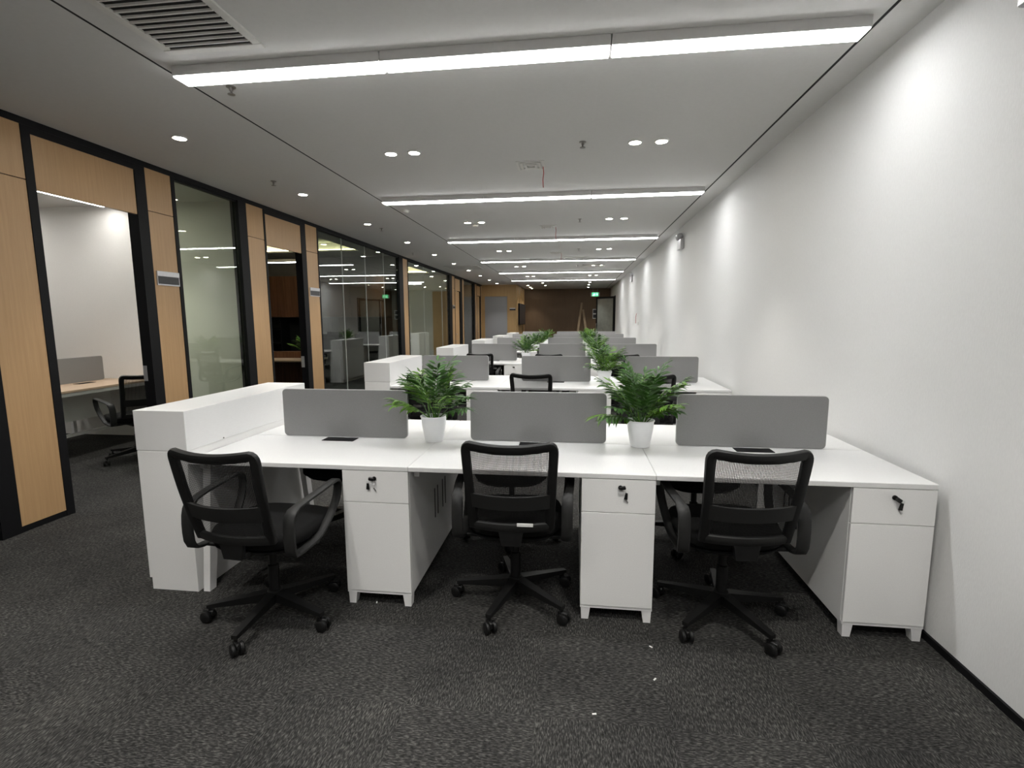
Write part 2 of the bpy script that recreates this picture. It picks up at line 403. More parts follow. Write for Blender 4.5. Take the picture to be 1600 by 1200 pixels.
ld = bpy.data.lights.new('downlight_lamp', 'SPOT'); ld.energy = SPOT; ld.color = (1, .97, .92); ld.spot_size = math.radians(85); ld.spot_blend = .7; ld.shadow_soft_size = .04
def downlight(x, y, label, group):
    t = thing('downlight', label, 'downlight', (x, y, H), 0, group)
    obj('rim', rim, t); obj('lens', lens, t)
    o = bpy.data.objects.new('downlight_lamp', ld); C.objects.link(o); o.parent = t; o.location = (0, 0, -.02)
for k in range(-2, 10):
    downlight(-3.07, 3.751+1.79*k, f'round recessed downlight over the left corridor, {ORD[k]} in the single line' if k >= 0 else f'corridor downlight behind the camera, {ORD[-k-1]}', 'downlights in a line above the corridor')
for k in range(-1, 5):
    y = 4.335+3.107*k
    for x, s in ((-1.58, 'left lamp of the left pair'), (-1.375, 'right lamp of the left pair'), (.465, 'left lamp of the right pair'), (.672, 'right lamp of the right pair')):
        downlight(x, y, (f'round downlight, {s} behind the {ORD[k]} linear light' if k >= 0 else f'round downlight above the camera, {s}'), 'paired downlights over the desks')
for i, (x, y) in enumerate([(-1.27, 19.93), (-1.26, 21.45), (.55, 19.75), (.55, 21.2), (.567, 22.87), (-1.98, 21.3), (-1.98, 22.4), (-1.98, 23.3)]):
    side = ('in the right line' if x > 0 else 'beside the side wall' if x < -1.9 else 'in the middle line')
    idx = [0, 1, 0, 1, 2, 0, 1, 2][i]
    downlight(x, y, f'small far wall downlight {side}, {ORD[idx]} from the desks', 'downlights by the far wall')
# large return grille
def grille(x0, x1, y0, y1, pitch, label, sl=.35):
    t = thing('ceiling_vent', label, 'vent', ((x0+x1)/2, (y0+y1)/2, H))
    a, b = (x1-x0)/2, (y1-y0)/2; f = .045
    MB().box(-a, a, b-f, b, -.012, 0, bev=.003).box(-a, a, -b, -b+f, -.012, 0, bev=.003).box(-a, -a+f, -b+f, b-f, -.012, 0, bev=.003).box(a-f, a, -b+f, b-f, -.012, 0, bev=.003).build('frame', 'vent', t)
    bx('backing', 'slot', t, -a+f, a-f, -b+f, b-f, -.0025, -.0005)  # black plate in place of the shade in a duct cavity
    n = int((2*b-2*f)/pitch); mm = MB().hexa([(-a+f, -.002, -.0115), (a-f, -.002, -.0115), (a-f, .0065, -.0115), (-a+f, .0065, -.0115), (-a+f, -.006, -.004), (a-f, -.006, -.004), (a-f, .001, -.004), (-a+f, .001, -.004)]).mesh('slat', 'vent')
    for i in range(n): obj('slat', mm, t, (0, -b+f+pitch*(i+.5), 0))
grille(-2.16, -1.61, 1.72, 2.62, .042, 'large white slatted ceiling grille beside the nearest linear light')
grille(-.28, .28, 11.85, 12.0, .05, 'slim ceiling grille before the fourth linear light')
grille(.18, .77, 13.45, 13.95, .05, 'slatted ceiling grille between the fourth and fifth linear lights')
grille(-3.5, -2.56, 13.3, 14.2, .06, 'wide slatted grille in the corridor ceiling')
for i, y in enumerate((4.83, 7.95, 11.05)):
    t = thing('air_diffuser', f'small square ceiling diffuser with concentric frames, {ORD[i]} from the camera', 'vent', (-.42, y, H))
    for q, hh in ((.13, .006), (.093, .010), (.056, .014)):
        MB().box(-q, q, q-.02, q, -hh, 0).box(-q, q, -q, -q+.02, -hh, 0).box(-q, -q+.02, -q+.02, q-.02, -hh, 0).box(q-.02, q, -q+.02, q-.02, -hh, 0).build('frame', 'vent', t)
    bx('centre_plate', 'vent', t, -.02, .02, -.02, .02, -.012, 0)
    MB().sweep([(0, 0, 0), (.004, .002, -.06), (-.003, 0, -.12), (.002, -.002, -.19)], .004, .004, (1, 0, 0), 6).build('hanging_wire', 'red', None)
    o = C.objects[-1]; o.location = (-.31, y+.05, H-.001); tag(o, f'short red wire hanging under the {ORD[i]} square diffuser', 'wire', 'red ceiling wires')
spm = MB().lathe([(.028, 0), (.028, -.004), (.010, -.006), (.010, -.022), (.006, -.026), (.006, -.040), (.022, -.042), (.022, -.045), (.003, -.047)], 14).mesh('sprinkler', 'sprink', True)
for x, y, l in ((.045, 4.28, 'metal sprinkler head beside the right downlight pair, nearest the camera'), (.05, 7.42, 'second sprinkler head over the desks'), (.06, 10.5, 'third sprinkler head over the desks'),
                (.06, 13.6, 'fourth sprinkler head over the desks'), (-3.08, 5.0, 'sprinkler head in the corridor between two downlights'), (-3.0, 7.7, 'sprinkler head behind the third corridor downlight'), (-3.45, 10.6, 'sprinkler head at the corridor side of the fifth downlight'), (-2.1, 3.02, 'sprinkler head half hidden behind the nearest linear light')):
    o = obj('sprinkler_head', spm, None, (x, y, H)); tag(o, l, 'sprinkler', 'ceiling sprinklers')
sm = MB().lathe([(.05, 0), (.05, -.012), (.042, -.03), (.025, -.036), (.005, -.037)], 20).mesh('smoke_detector', 'vent', True)
for x, y, l in ((-2.2, 6.5, 'round smoke detector just behind the second linear light'), (-1.5, 7.62, 'round smoke detector under the second left downlight pair')):
    tag(obj('smoke_detector', sm, None, (x, y, H)), l, 'smoke detector')

# ------------------------------------------------------------------ workstations
Y1, P, XR, DW = 2.3372, 2.958, 1.5988, 1.2097
CW, WS = .348, .806
XS0 = XR-3*DW     # left end of the desk rows
COL = ['left', 'middle', 'right']
topm = MB().box(-DW/2+.0008, DW/2-.0008, -.583, -.0015, .725, .75, bev=.0025).mesh('tabletop', 'white')
topb = MB().box(-DW/2+.0008, DW/2-.0008, .0015, .583, .725, .75, bev=.0025).mesh('tabletop', 'white')
beam = MB().box(-DW/2+.02, DW/2-.37, -.05, .05, .66, .70, bev=.003).mesh('cable_tray', 'steel_white')
pflap = MB().box(-.10, .10, -.042, .042, .7502, .7535, bev=.001).mesh('power_flap', 'black')
brk = MB().box(-.014, .014, -.02, .02, .675, .7245, bev=.002).mesh('bracket', 'steel_white')
legm = MB().hexa([(-.012, -.025, 0), (.025, -.025, 0), (.025, .025, 0), (-.012, .025, 0), (-.02, .06, .7245), (.025, .06, .7245), (.025, .14, .7245), (-.02, .14, .7245)]).mesh('leg', 'steel_white')
legn = MB().hexa([(-.012, -.025, 0), (.025, -.025, 0), (.025, .025, 0), (-.012, .025, 0), (-.02, -.14, .7245), (.025, -.14, .7245), (.025, -.06, .7245), (-.02, -.06, .7245)]).mesh('leg', 'steel_white')
# pedestal meshes (origin: front right bottom of the pedestal on the floor)
PD = 1.13
pbody = MB().box(-CW, 0, .019, PD-.019, .076, .7235).mesh('body', 'white_front')
pplin = MB().box(-CW, 0, .004, PD-.004, .062, .0755).mesh('bottom_board', 'white_front')
pdraw = MB().box(-CW+.001, -.001, 0, .018, .5585, .7225, bev=.001).mesh('drawer', 'white_front')
pdoor = MB().box(-CW+.001, -.001, 0, .018, .077, .5555, bev=.001).mesh('door', 'white_front')
def taper(m):
    s = m
    return MB().hexa([(.003*s, 0, 0), (.037*s, 0, 0), (.037*s, .04, 0), (.003*s, .04, 0), (0, 0, .0618), (.046*s, 0, .0618), (.046*s, .046, .0618), (0, .046, .0618)]).mesh('leg', 'steel_white')
pl_l, pl_r = taper(1), taper(-1)
pslot = MB().box(-.0012, .0012, -.0055, .0055, .30, .48).mesh('vent_slot', 'slot')
lockm = MB().lathe([(.011, -.006), (.011, .0)], 14, axis='Y').mesh('lock', 'plast', True)
keym = MB().box(-.024, .004, -.022, -.012, -.009, .009, bev=.003).box(-.004, .004, -.012, -.006, -.004, .004).mesh('key', 'plast')
key2 = MB().hexa([(-.008, -.004, -.046), (.008, -.004, -.046), (.008, .002, -.046), (-.008, .002, -.046), (-.005, -.004, -.012), (.005, -.004, -.012), (.005, .002, -.012), (-.005, .002, -.012)]).mesh('spare_key', 'plast')
blade = MB().hexa([(-.003, -.002, -.066), (.003, -.002, -.066), (.003, 0, -.066), (-.003, 0, -.066), (-.003, -.002, -.046), (.003, -.002, -.046), (.003, 0, -.046), (-.003, 0, -.046)]).mesh('key_blade', 'chrome')
ringm = MB().sweep([(.006*math.cos(2*PI*i/10), 0, .006*math.sin(2*PI*i/10)) for i in range(10)], .0008, .0008, (0, 1, 0), 5, True).mesh('key_ring', 'chrome')
scrm = MB().rrect(WS, .294, .022, -.0125, .0125, 0, .1500).mesh('panel', 'fabric')
scre = MB().rrect(WS+.006, .299, .025, -.008, .008, 0, .1500).mesh('edge_trim', 'screen_edge')
KX = {0: (-.177, -.03, -25), 1: (-.165, .03, 12), 2: (-.175, .03, 40)}
def pedestal(r, c, x, y):
    side = COL[c]
    t = thing('drawer_pedestal', f'white drawer pedestal under the {side} desk of the {ORD[r]} row', 'cabinet', (x, y, 0), 0, 'white desk pedestals')
    obj('body', pbody, t); obj('bottom_board', pplin, t)
    for back in (0, 1):
        if back and r > 1: continue
        dr = obj('drawer', pdraw, t); do = obj('door', pdoor, t)
        if back:
            for q in (dr, do): q.location = (-CW, PD, 0); q.rotation_euler = (0, 0, PI)
        elif r < 4:
            kx, side2, rot = KX[c]
            lk = obj('lock', lockm, dr, (kx, 0, .684)); lk.rotation_euler = (0, 0, 0)
            ky = obj('key', keym, t, (kx, 0, .684)); ky.rotation_euler = (0, math.radians({0: 10, 1: 165, 2: 215}[c]), 0)
            if r < 2:
                kx2 = kx+side2
                obj('key_ring', ringm, t, (kx2, -.012, .668)); 
                k2 = obj('spare_key', key2, t, (kx2, -.010, .674)); k2.rotation_euler = (math.radians(6), math.radians({0: 4, 1: 6, 2: 8}[c]), 0)
                b2 = obj('key_blade', blade, k2); b2.location = (-.03, 0, -.012) if c else (.0, 0, 0); b2.rotation_euler = (0, math.radians(-40), 0)
    for m, px in ((pl_l, -CW+.004), (pl_r, -.003)):
        obj('leg', m, t, (px, .006, 0)); obj('leg', m, t, (px, PD-.053, 0))
    if r < 2:
        for yy in (.463, .526, .638, .702):
            obj('vent_slot', pslot, t, (.0006, yy, 0)); obj('vent_slot', pslot, t, (-CW-.0006, yy, 0))
for r in range(6):
    y0 = Y1+P*r
    for c in range(3):
        xr = XR-(2-c)*DW; cx = xr-DW/2; cy = y0+.583
        t = thing('workstation_desk', f'white back-to-back desk, {COL[c]} of three in the {ORD[r]} row from the camera', 'desk', (cx, cy, 0), 0, 'white workstation desks')
        for me, sg in ((topm, -1), (topb, 1)):
            a = obj('tabletop', me, t); obj('power_flap', pflap, a, ((.0 if c != 1 else .0)+.0, sg*.065, 0))
        obj('cable_tray', beam, t)
        obj('bracket', brk, t, (-DW/2+.018, -.48, 0)); obj('bracket', brk, t, (-DW/2+.018, .48, 0))
        if c == 0:
            obj('leg', legm, t, (-DW/2+.03, -.54, 0)); obj('leg', legn, t, (-DW/2+.03, .54, 0))
        pedestal(r, c, xr, y0+.002)
        s = thing('desk_screen', f'grey fabric desk divider on the {COL[c]} desk of the {ORD[r]} row', 'desk screen', (cx, cy+.012, .7505), 0, 'grey fabric desk dividers')
        obj('panel', scrm, s); obj('edge_trim', scre, s)
    # storage unit at the corridor end of the row
    t = thing('storage_cabinet', f'low white storage cabinet at the corridor end of the {ORD[r]} desk row', 'cabinet', (XS0, y0+.009, 0), 0, 'white cabinets at the row ends')
    if r == 0:
        SB = [MB().box(-.282, -.006, 0, 1.188, 0, .786, bev=.001).mesh('body', 'white_front'), MB().box(-.298, 0, -.001, 1.19, .792, 1.008, bev=.0015).mesh('top_box', 'white'),
              MB().box(-.294, -.004, .001, 1.186, .786, .792).mesh('seam_strip', 'white_front'), MB().box(-.298, -.2825, .002, .593, .066, .785, bev=.001).mesh('door', 'white_front'),
              MB().lathe([(.004, 0), (.004, .003)], 10, axis='X').mesh('screw', 'sprink', True)]
    for n, me in zip(('body', 'top_box', 'seam_strip'), SB[:3]): b = obj(n, me, t)
    obj('door', SB[3], t); obj('door', SB[3], t, (0, .594, 0))
    if r < 2:
        for yy in (.28, .98): obj('screw', SB[4], t, (.0, yy, .80))

# ------------------------------------------------------------------ office chair
def build_chair():
    t = thing('office_chair', 'x', 'chair')
    # five star base
    b = MB(); b.lathe([(.036, .085), (.040, .10), (.036, .135), (.03, .14)], 16)
    for i in range(5):
        a = 2*PI*i/5+PI/2
        q = Vector((math.cos(a), math.sin(a), 0)); s_ = Vector((-q.y, q.x, 0))
        def rc_(d_, hw, z0, z1): return [(q*d_-s_*hw)+Vector((0, 0, z0)), (q*d_+s_*hw)+Vector((0, 0, z0)), (q*d_+s_*hw)+Vector((0, 0, z1)), (q*d_-s_*hw)+Vector((0, 0, z1))]
        i0, i1 = rc_(.02, .026, .085, .132), rc_(.315, .014, .074, .092)
        b.hexa([i0[0], i0[1], i1[1], i1[0], i0[3], i0[2], i1[2], i1[3]])
    base = b.build('base', 'plast', t, True)
    cm = MB(); cm.lathe([(.008, .045), (.008, .078)], 8); cm.box(-.009, .009, -.034, .02, .03, .06, bev=.004)
    for sx in (-1, 1):
        cm.lathe([(.026, sx*.0098), (.028, sx*.012), (.029, sx*.017), (.0285, sx*.024), (.024, sx*.028), (.008, sx*.0285)], 16, axis='X', cy=-.012)
    for v in cm.bm.verts: pass
    me = cm.mesh('caster', 'plast', True)
    for v in me.vertices:
        pass
    # the lathe about X is centred on z=0: lift wheels onto the floor
    bmx = bmesh.new(); bmx.from_mesh(me)
    for v in bmx.verts:
        if abs(v.co.x) > .0095 and v.co.z < .0295 and not (.0275 < v.co.z < .0585 and abs(v.co.x) < .0085): v.co.z += .029
    bmx.to_mesh(me); bmx.free()
    for i in range(5):
        a = 2*PI*i/5+PI/2
        o = obj('caster', me, base, (.305*math.cos(a), .305*math.sin(a), 0)); o.rotation_euler = (0, 0, a+PI/2+[.5, -.4, .9, .2, -.8][i])
    MB().lathe([(.026, .13), (.026, .27), (.019, .272), (.019, .385)], 16).build('gas_lift', 'plast', t, True)
    k = MB(); k.box(-.075, .075, -.13, .11, .375, .415, bev=.012, seg=2); k.box(.06, .20, .03, .042, .385, .397, bev=.003); k.box(.19, .235, .02, .05, .38, .40, bev=.004)
    k.build('tilt_mechanism', 'plast', t, True)
    # seat cushion: superellipse pad
    def pad(a, bb, z0, z1, cy, e=3.2, n=36, crown=.0, rr=.028):
        m = MB(); rings = []
        def ring(k, z): 
            out = []
            for i in range(n):
                th = 2*PI*i/n; c, d = math.cos(th), math.sin(th)
                x = (a-k)*math.copysign(abs(c)**(2/e), c); y = (bb-k)*math.copysign(abs(d)**(2/e), d)
                out.append(m.bm.verts.new((x, y+cy, z-(.018*max(0, y/bb)**3 if z > z0+.01 else 0))))
            return out
        for k, z in ((.06, z0), (.012, z0+.006), (0, z0+.02), (0, z1-rr), (.010, z1-.008), (rr, z1), (.12, z1+crown)): rings.append(ring(k, z))
        for p, q in zip(rings, rings[1:]):
            for i in range(n): m.bm.faces.new((p[i], p[(i+1) % n], q[(i+1) % n], q[i]))
        m.bm.faces.new(rings[0][::-1]); m.bm.faces.new(rings[-1]); return m
    pad(.245, .24, .432, .505, .03, crown=.004).build('seat', 'seat', t, True)
    pad(.225, .225, .408, .434, .02, rr=.004).build('seat_shell', 'plast', t, True)
    # backrest
    def bp(s, u, off=0):
        x = s*(.180+.020*u); yb = -.225-.10*u-.010*math.sin(PI*u)-.034*(1-s*s)
        return Vector((x, yb-off, .50+.425*u-.016*(1-s*s)*u))
    def rail(pts, a, b_, mat, nm, ref=(0, 1, .3), sq=3, closed=False): return MB().sweep(pts, a, b_, ref, 10, closed, sq).build(nm, mat, t, True)
    rnd = []
    n = 12
    # one closed loop with rounded upper corners
    loop = [bp(-1, u/10) for u in range(0, 10)]+[bp(-.998, .93), bp(-.988, .955), bp(-.968, .977), bp(-.938, .992), bp(-.90, .999)]+[bp(-.9+1.8*i/12, 1) for i in range(1, 12)]+[bp(.90, .999), bp(.938, .992), bp(.968, .977), bp(.988, .955), bp(.998, .93)]+[bp(1, u/10) for u in range(9, -1, -1)]
    MB().sweep(loop, .014, .022, (0, 1, .3), 10, False, 3.5).build('back_frame', 'plast', t, True)
    rail([bp(-1+2*i/12, .03) for i in range(13)], .012, .024, 'plast_grey', 'back_rail')
    lum = MB(); L = 14
    for (u0, u1, f) in ((.27, .44, .006),):
        g = [[lum.bm.verts.new(bp(-.97+1.94*i/L, u0+(u1-u0)*j/3)+Vector((0, f+(.006 if j in (1, 2) else 0), 0))) for i in range(L+1)] for j in range(4)]
        h = [[lum.bm.verts.new(bp(-.97+1.94*i/L, u0+(u1-u0)*j/3)+Vector((0, -f-.006, 0))) for i in range(L+1)] for j in range(4)]
        for G in (g, h):
            for j in range(3):
                for i in range(L): lum.bm.faces.new((G[j][i], G[j][i+1], G[j+1][i+1], G[j+1][i]))
        for j in (0, 3):
            for i in range(L): lum.bm.faces.new((g[j][i], g[j][i+1], h[j][i+1], h[j][i]))
        for i in (0, L):
            for j in range(3): lum.bm.faces.new((g[j][i], g[j+1][i], h[j+1][i], h[j][i]))
    lum.build('lumbar_support', 'plast_grey', t, True)
    ms = MB(); L, K = 16, 14
    g = [[ms.bm.verts.new(bp(-.99+1.98*i/L, .03+.955*j/K)) for i in range(L+1)] for j in range(K+1)]
    for j in range(K):
        for i in range(L): ms.bm.faces.new((g[j][i], g[j][i+1], g[j+1][i+1], g[j+1][i]))
    ms.build('mesh_panel', 'mesh', t, True)
    MB().box(-.045, .045, -.25, -.10, .415, .435, bev=.006).hexa([(-.045, -.262, .42), (.045, -.262, .42), (.045, -.235, .42), (-.045, -.235, .42), (-.06, -.265, .50), (.06, -.265, .50), (.06, -.245, .50), (-.06, -.245, .50)]).build('back_bracket', 'plast', t, True)
    # arms: closed loops
    for sx in (-1, 1):
        X = .262*sx
        pth = [(X, -.215, .445), (X, -.222, .53), (X*1.0, -.215, .61), (X*1.02, -.185, .645), (X*1.06, -.10, .660), (X*1.08, .02, .672), (X*1.08, .12, .682), (X*1.07, .155, .672), (X*1.06, .165, .63), (X*1.04, .145, .56), (X*1.0, .09, .49), (X*.98, 0, .432), (X*.96, -.10, .420), (X*.97, -.18, .423)]
        # smooth
        pp = [Vector(p) for p in pth]
        for _ in range(1):
            q = []
            for i in range(len(pp)):
                a_, b_ = pp[i], pp[(i+1) % len(pp)]; q += [a_*.75+b_*.25, a_*.25+b_*.75]
            pp = q
        MB().sweep(pp, .021, .0085, (1, 0, 0), 10, True, 4, scale=[1.3 if (p.y < -.19 and p.z > .43) else 1.0 for p in pp]).build('armrest', 'plast_grey', t, True)
        MB().box(min(X*.6, X), max(X*.6, X), -.14, -.02, .408, .424, bev=.003).build('arm_bracket', 'plast', t)
    return t
chair0 = build_chair(); used = [False]
def chair(x, y, deg, label, group='black mesh office chairs', spin=0):
    if used[0]: t = copy_tree(chair0)
    else: t = chair0; used[0] = True
    t.location = (x, y, 0); t.rotation_euler = (0, 0, math.radians(deg)); t['label'] = label; t['group'] = group
    for ch in t.children:
        if ch.name.startswith('base'): ch.rotation_euler = (0, 0, math.radians(spin-deg))
    return t
# headings: 0 faces down the room (+y); base spin in world degrees
c1 = chair(-1.485, 2.20, -4, 'black mesh office chair turned to the right, beside the storage cabinet end', spin=36)
c2 = chair(-.295, 2.475, 2, 'black mesh office chair with a small white tag, facing the middle front desk', spin=18)
c3 = chair(.738, 2.45, 5, 'black mesh office chair facing the right front desk near the white wall', spin=-8)
tg = MB().box(.03, .105, -.286, -.2825, .528, .545, bev=.0015).build('white_tag', 'paper', c2); tg['label'] = 'small white paper tag on the chair rail'
for c in range(3):
    x = [-1.58, -.40, .80][c]
    chair([-1.55, -.405, .74][c], Y1+P-[.08, -.0, -.02][c], [14, -5, 6][c], f'black mesh chair facing the {COL[c]} desk of the second row', spin=17*c)
    chair([-1.52, -.40, .80][c], 8.18, [3, 0, -4][c], f'black mesh chair facing the {COL[c]} desk of the third row, top rail above a divider', spin=23*c)
    chair(x, Y1+3*P-.05, [8, -5, 3][c], f'black mesh chair facing the {COL[c]} desk of the fourth row, mostly hidden', spin=31*c)
    for r in range(3):
        chair([-1.60, -.42, .80][c]+[0, .05, -.04][r], Y1+P*r+1.166-.21+.02*c, 180+[-8, 6, 4][c], f'black mesh chair on the far side of the {ORD[r]} row, tucked under the {COL[c]} desk', spin=40*c+10*r)

# ------------------------------------------------------------------ potted palms
def frond(rr, length, lift, az, mat, nl=13, ll=.085, droop=1.0, stem=.35, start=(0, 0, 0)):
    m = MB(); n = 14; pts = []; d0 = Vector((math.cos(az), math.sin(az), 0)); p = Vector(start); ang = lift
    for i in range(n+1):
        pts.append(p.copy()); dirv = d0*math.cos(ang)+Vector((0, 0, 1))*math.sin(ang); p = p+dirv*(length/n); ang -= droop*(.045+.085*(i/n))
    m.sweep(pts, .0028, .0024, (-d0.y, d0.x, 0), 5, scale=[1.2-.9*i/n for i in range(n+1)])
    side = Vector((-d0.y, d0.x, 0))
    for k in range(nl):
        f = stem+(1-stem)*(k+.3)/nl; idx = min(n-1, int(f*n)); fr = f*n-idx
        b = pts[idx].lerp(pts[idx+1], fr); tv = (pts[idx+1]-pts[idx]).normalized(); upn = side.cross(tv).normalized()
        L = ll*(.55+.75*math.sin(PI*min(1, .18+.78*(k/nl))))*rr.uniform(.85, 1.15)
        for sg in (-1, 1):
            if k == nl-1 and sg == 1: sv = tv
            else: sv = (side*sg*rr.uniform(.75, 1.0)+tv*rr.uniform(.65, 1.05)+upn*rr.uniform(-.05, .35)).normalized()
            w_ = sv.cross(upn).normalized()*(.0086*rr.uniform(.8, 1.2)); g = Vector((0, 0, -1))
            q = [b, b+sv*L*.35+g*L*.02, b+sv*L*.7+g*L*.09, b+sv*L+g*L*.22]
            v0 = m.bm.verts.new(q[0]); v1 = m.bm.verts.new(q[1]-w_); v2 = m.bm.verts.new(q[1]+w_+upn*.002); v3 = m.bm.verts.new(q[2]-w_*.8); v4 = m.bm.verts.new(q[2]+w_*.8); v5 = m.bm.verts.new(q[3])
            c_ = m.bm.verts.new(q[1]-upn*.002); c2_ = m.bm.verts.new(q[2]-upn*.0015)
            for fce in ((v0, v1, c_), (v0, c_, v2), (v1, v3, c2_, c_), (c_, c2_, v4, v2), (v3, v5, c2_), (c2_, v5, v4)): m.bm.faces.new(fce)
    return m.mesh('frond', mat, False)
def round_pot():
    m = MB(); m.lathe([(.045, 0), (.053, .002), (.057, .02), (.071, .10), (.076, .148), (.080, .150), (.080, .156), (.074, .157), (.072, .13)], 32, cap=False)
    vs = [v for v in m.bm.verts if abs(v.co.z) < 1e-6]; m.bm.faces.new(vs); return m.mesh('pot', 'pot', True)
def square_pot():
    m = MB(); k = .052; K = .078; h = .15
    m.hexa([(-k, -k, 0), (k, -k, 0), (k, k, 0), (-k, k, 0), (-K, -K, h), (K, -K, h), (K, K, h), (-K, K, h)])
    f = [q for q in m.bm.faces if all(abs(v.co.z-h) < 1e-5 for v in q.verts)]
    r_ = bmesh.ops.inset_region(m.bm, faces=f, thickness=.006); 
    for q in f: 
        for v in q.verts: v.co.z -= .022
    return m.mesh('pot', 'pot')
rp, sp = round_pot(), square_pot()
soil_r = MB().lathe([(.071, .128), (.05, .132), (.01, .133)], 20).mesh('soil', 'soil'); soil_s = MB().box(-.069, .069, -.069, .069, .12, .1285).mesh('soil', 'soil')
def palm(seed, loc, label, square=False, n=20, dense=False, size=1.0, rz=0):
    rr = random.Random(seed)
    t = thing('potted_palm', label, 'plant', loc, rz, 'potted palms on the desks')
    obj('pot', sp if square else rp, t); obj('soil', soil_s if square else soil_r, t)
    for i in range(n):
        az = 2*PI*i/n*2.618+rr.uniform(-.3, .3); inner = i/n
        lift = math.radians(rr.uniform(72, 86) if inner < .3 else rr.uniform(56, 72) if inner < .7 else rr.uniform(30, 52))
        if lift < math.radians(60) and abs(math.cos(az)) > .5 and not (math.sin(az) < -.3): az = math.atan2(-rr.uniform(.4, .75), math.copysign(.8, math.cos(az)))
        ln = (rr.uniform(.30, .40) if inner < .7 else rr.uniform(.24, .33))*size
        st = (.028*math.cos(az+1)*rr.random(), .028*math.sin(az+1)*rr.random(), .125)
        o = obj('frond', frond(rr, ln, lift, az, 'leafA' if rr.random() < .42 else 'leafB', 11 if dense else 10, (.085 if dense else .088)*size, rr.uniform(.3, .75), .25 if dense else .36, st), t)
    return t
SX1, SX2 = XR-2*DW, XR-DW
PY = Y1+.545
pA = palm(3, (-.838, PY, .7505), 'large feathery green palm in a round white pot, left of the middle front divider', n=20)
pB = palm(11, (.379, PY, .7505), 'bushy green palm in a round white pot between the middle and right front dividers', n=24, dense=True)
pC = palm(9, (.339, Y1+P+.44, .7505), 'green palm in a square white pot on the second desk row', True, 20, True)
def palm_copy(src, loc, label, rz):
    t = copy_tree(src); t.location = loc; t.rotation_euler = (0, 0, rz); t['label'] = label; return t
for r, nm in ((2, 'third'), (3, 'fourth'), (4, 'fifth')):
    palm(20+r, (.36, Y1+P*r+.47, .7505), f'green palm on the right-hand desk seam of the {nm} row', r == 2, 18, True)
    palm(30+r, (-.84, Y1+P*r+.47, .7505), f'green palm in a square white pot on the left-hand desk seam of the {nm} row', True, 18, True, .92)

# ------------------------------------------------------------------ signs and wall fittings
def plate(y0, y1, z0, z1, label):
    t = thing('door_nameplate', label, 'sign', (XL, (y0+y1)/2, (z0+z1)/2), 0, 'door nameplates'); a, h = (y1-y0)/2, (z1-z0)/2
    MB().box(-.003, .012, -a, a, h*.28, h, bev=.002).build('silver_strip', 'silver', t)
    MB().box(-.003, .008, -a, a, -h, h*.28).build('frame', 'silver', t); bx('dark_plate', 'sign_dark', t, .0078, .0095, -a+.008, a-.008, -h+.012, h*.26)
plate(4.268, 4.53, 1.81, 1.94, 'silver and dark nameplate on the oak pilaster by the first doorway')
plate(6.985, 7.26, 1.83, 1.955, 'silver and dark nameplate on the oak pilaster by the second doorway')
plate(15.64, 15.92, 1.82, 1.94, 'small dark nameplate beside the closed oak door')
t = thing('door_nameplate', 'silver nameplate beside the grey end door', 'sign', (-2.56, YE-.001, 1.9)); bx('silver_strip', 'silver', t, -.12, .12, -.012, 0, .01, .05); bx('dark_plate', 'sign_dark', t, -.12, .12, -.008, 0, -.05, .01)
def emlight(y, z, label):
    t = thing('emergency_light', label, 'emergency light', (XW, y, z), 0, 'twin head emergency lights')
    MB().box(-.055, 0, -.13, .13, -.13, .02, bev=.006).build('box', 'silver', t)
    for s_ in (-1, 1):
        h = bpy.data.objects.new('lamp_head', MB().lathe([(.03, -.03), (.045, .0), (.045, .03), (.04, .032)], 16, axis='X').mesh('lamp_head', 'silver', True)); C.objects.link(h); h.parent = t
        h.location = (-.045, s_*.075, .065); h.rotation_euler = (0, math.radians(180-20), s_*.3)
emlight(8.2, 2.67, 'twin head emergency light on the white wall above the third desk row'); emlight(15.0, 2.67, 'twin head emergency light farther along the white wall')
emlight(2.06, 2.72, 'emergency light at the top right edge of the view on the white wall')
o = MB().box(-.012, 0, -.04, .04, -.04, .04, bev=.003).build('wall_socket', 'vent'); o.location = (XW, 13.4, 1.36); tag(o, 'small socket plate low on the far white wall', 'socket')
o = MB().sweep([(0, 0, 0), (-.015, .02, -.1), (-.01, .05, -.2), (-.01, .03, -.26)], .006, .006, (1, 0, 0), 6).build('red_cable', 'red'); o.location = (XW-.008, 13.75, 1.62); tag(o, 'short red cable hanging on the far white wall', 'cable')
# exit sign hung from the ceiling near the far door
t = thing('exit_sign', 'lit green exit sign hanging near the far door', 'exit sign', (.86, 22.3, 2.54))
bx('case', 'vent', t, -.19, .19, .0, .03, -.085, .085, bev=.004); bx('green_face', 'exit', t, -.13, .13, -.003, 0, -.075, .075)
MB().sweep([(-.09, -.005, -.05), (-.065, -.005, -.01), (-.04, -.005, .01), (-.03, -.005, .035)], .012, .003, (1, 0, 0), 6).sweep([(-.065, -.005, -.01), (-.03, -.005, -.02), (-.02, -.005, -.055)], .009, .003, (1, 0, 0), 6).lathe([(.013, -.007), (.013, -.004)], 10, axis='Y', cx=-.02).build('running_figure', 'exit_white', t)
MB().box(.03, .09, -.006, -.003, -.008, .008).hexa([(.085, -.006, -.028), (.086, -.006, -.028), (.086, -.003, -.028), (.085, -.003, -.028), (.085, -.006, .028), (.115, -.006, 0), (.115, -.003, 0), (.085, -.003, .028)]).build('arrow', 'exit_white', t)
MB().box(-.1, -.095, .012, .018, .085, H-2.54).box(.095, .1, .012, .018, .085, H-2.54).build('rod', 'silver', t)
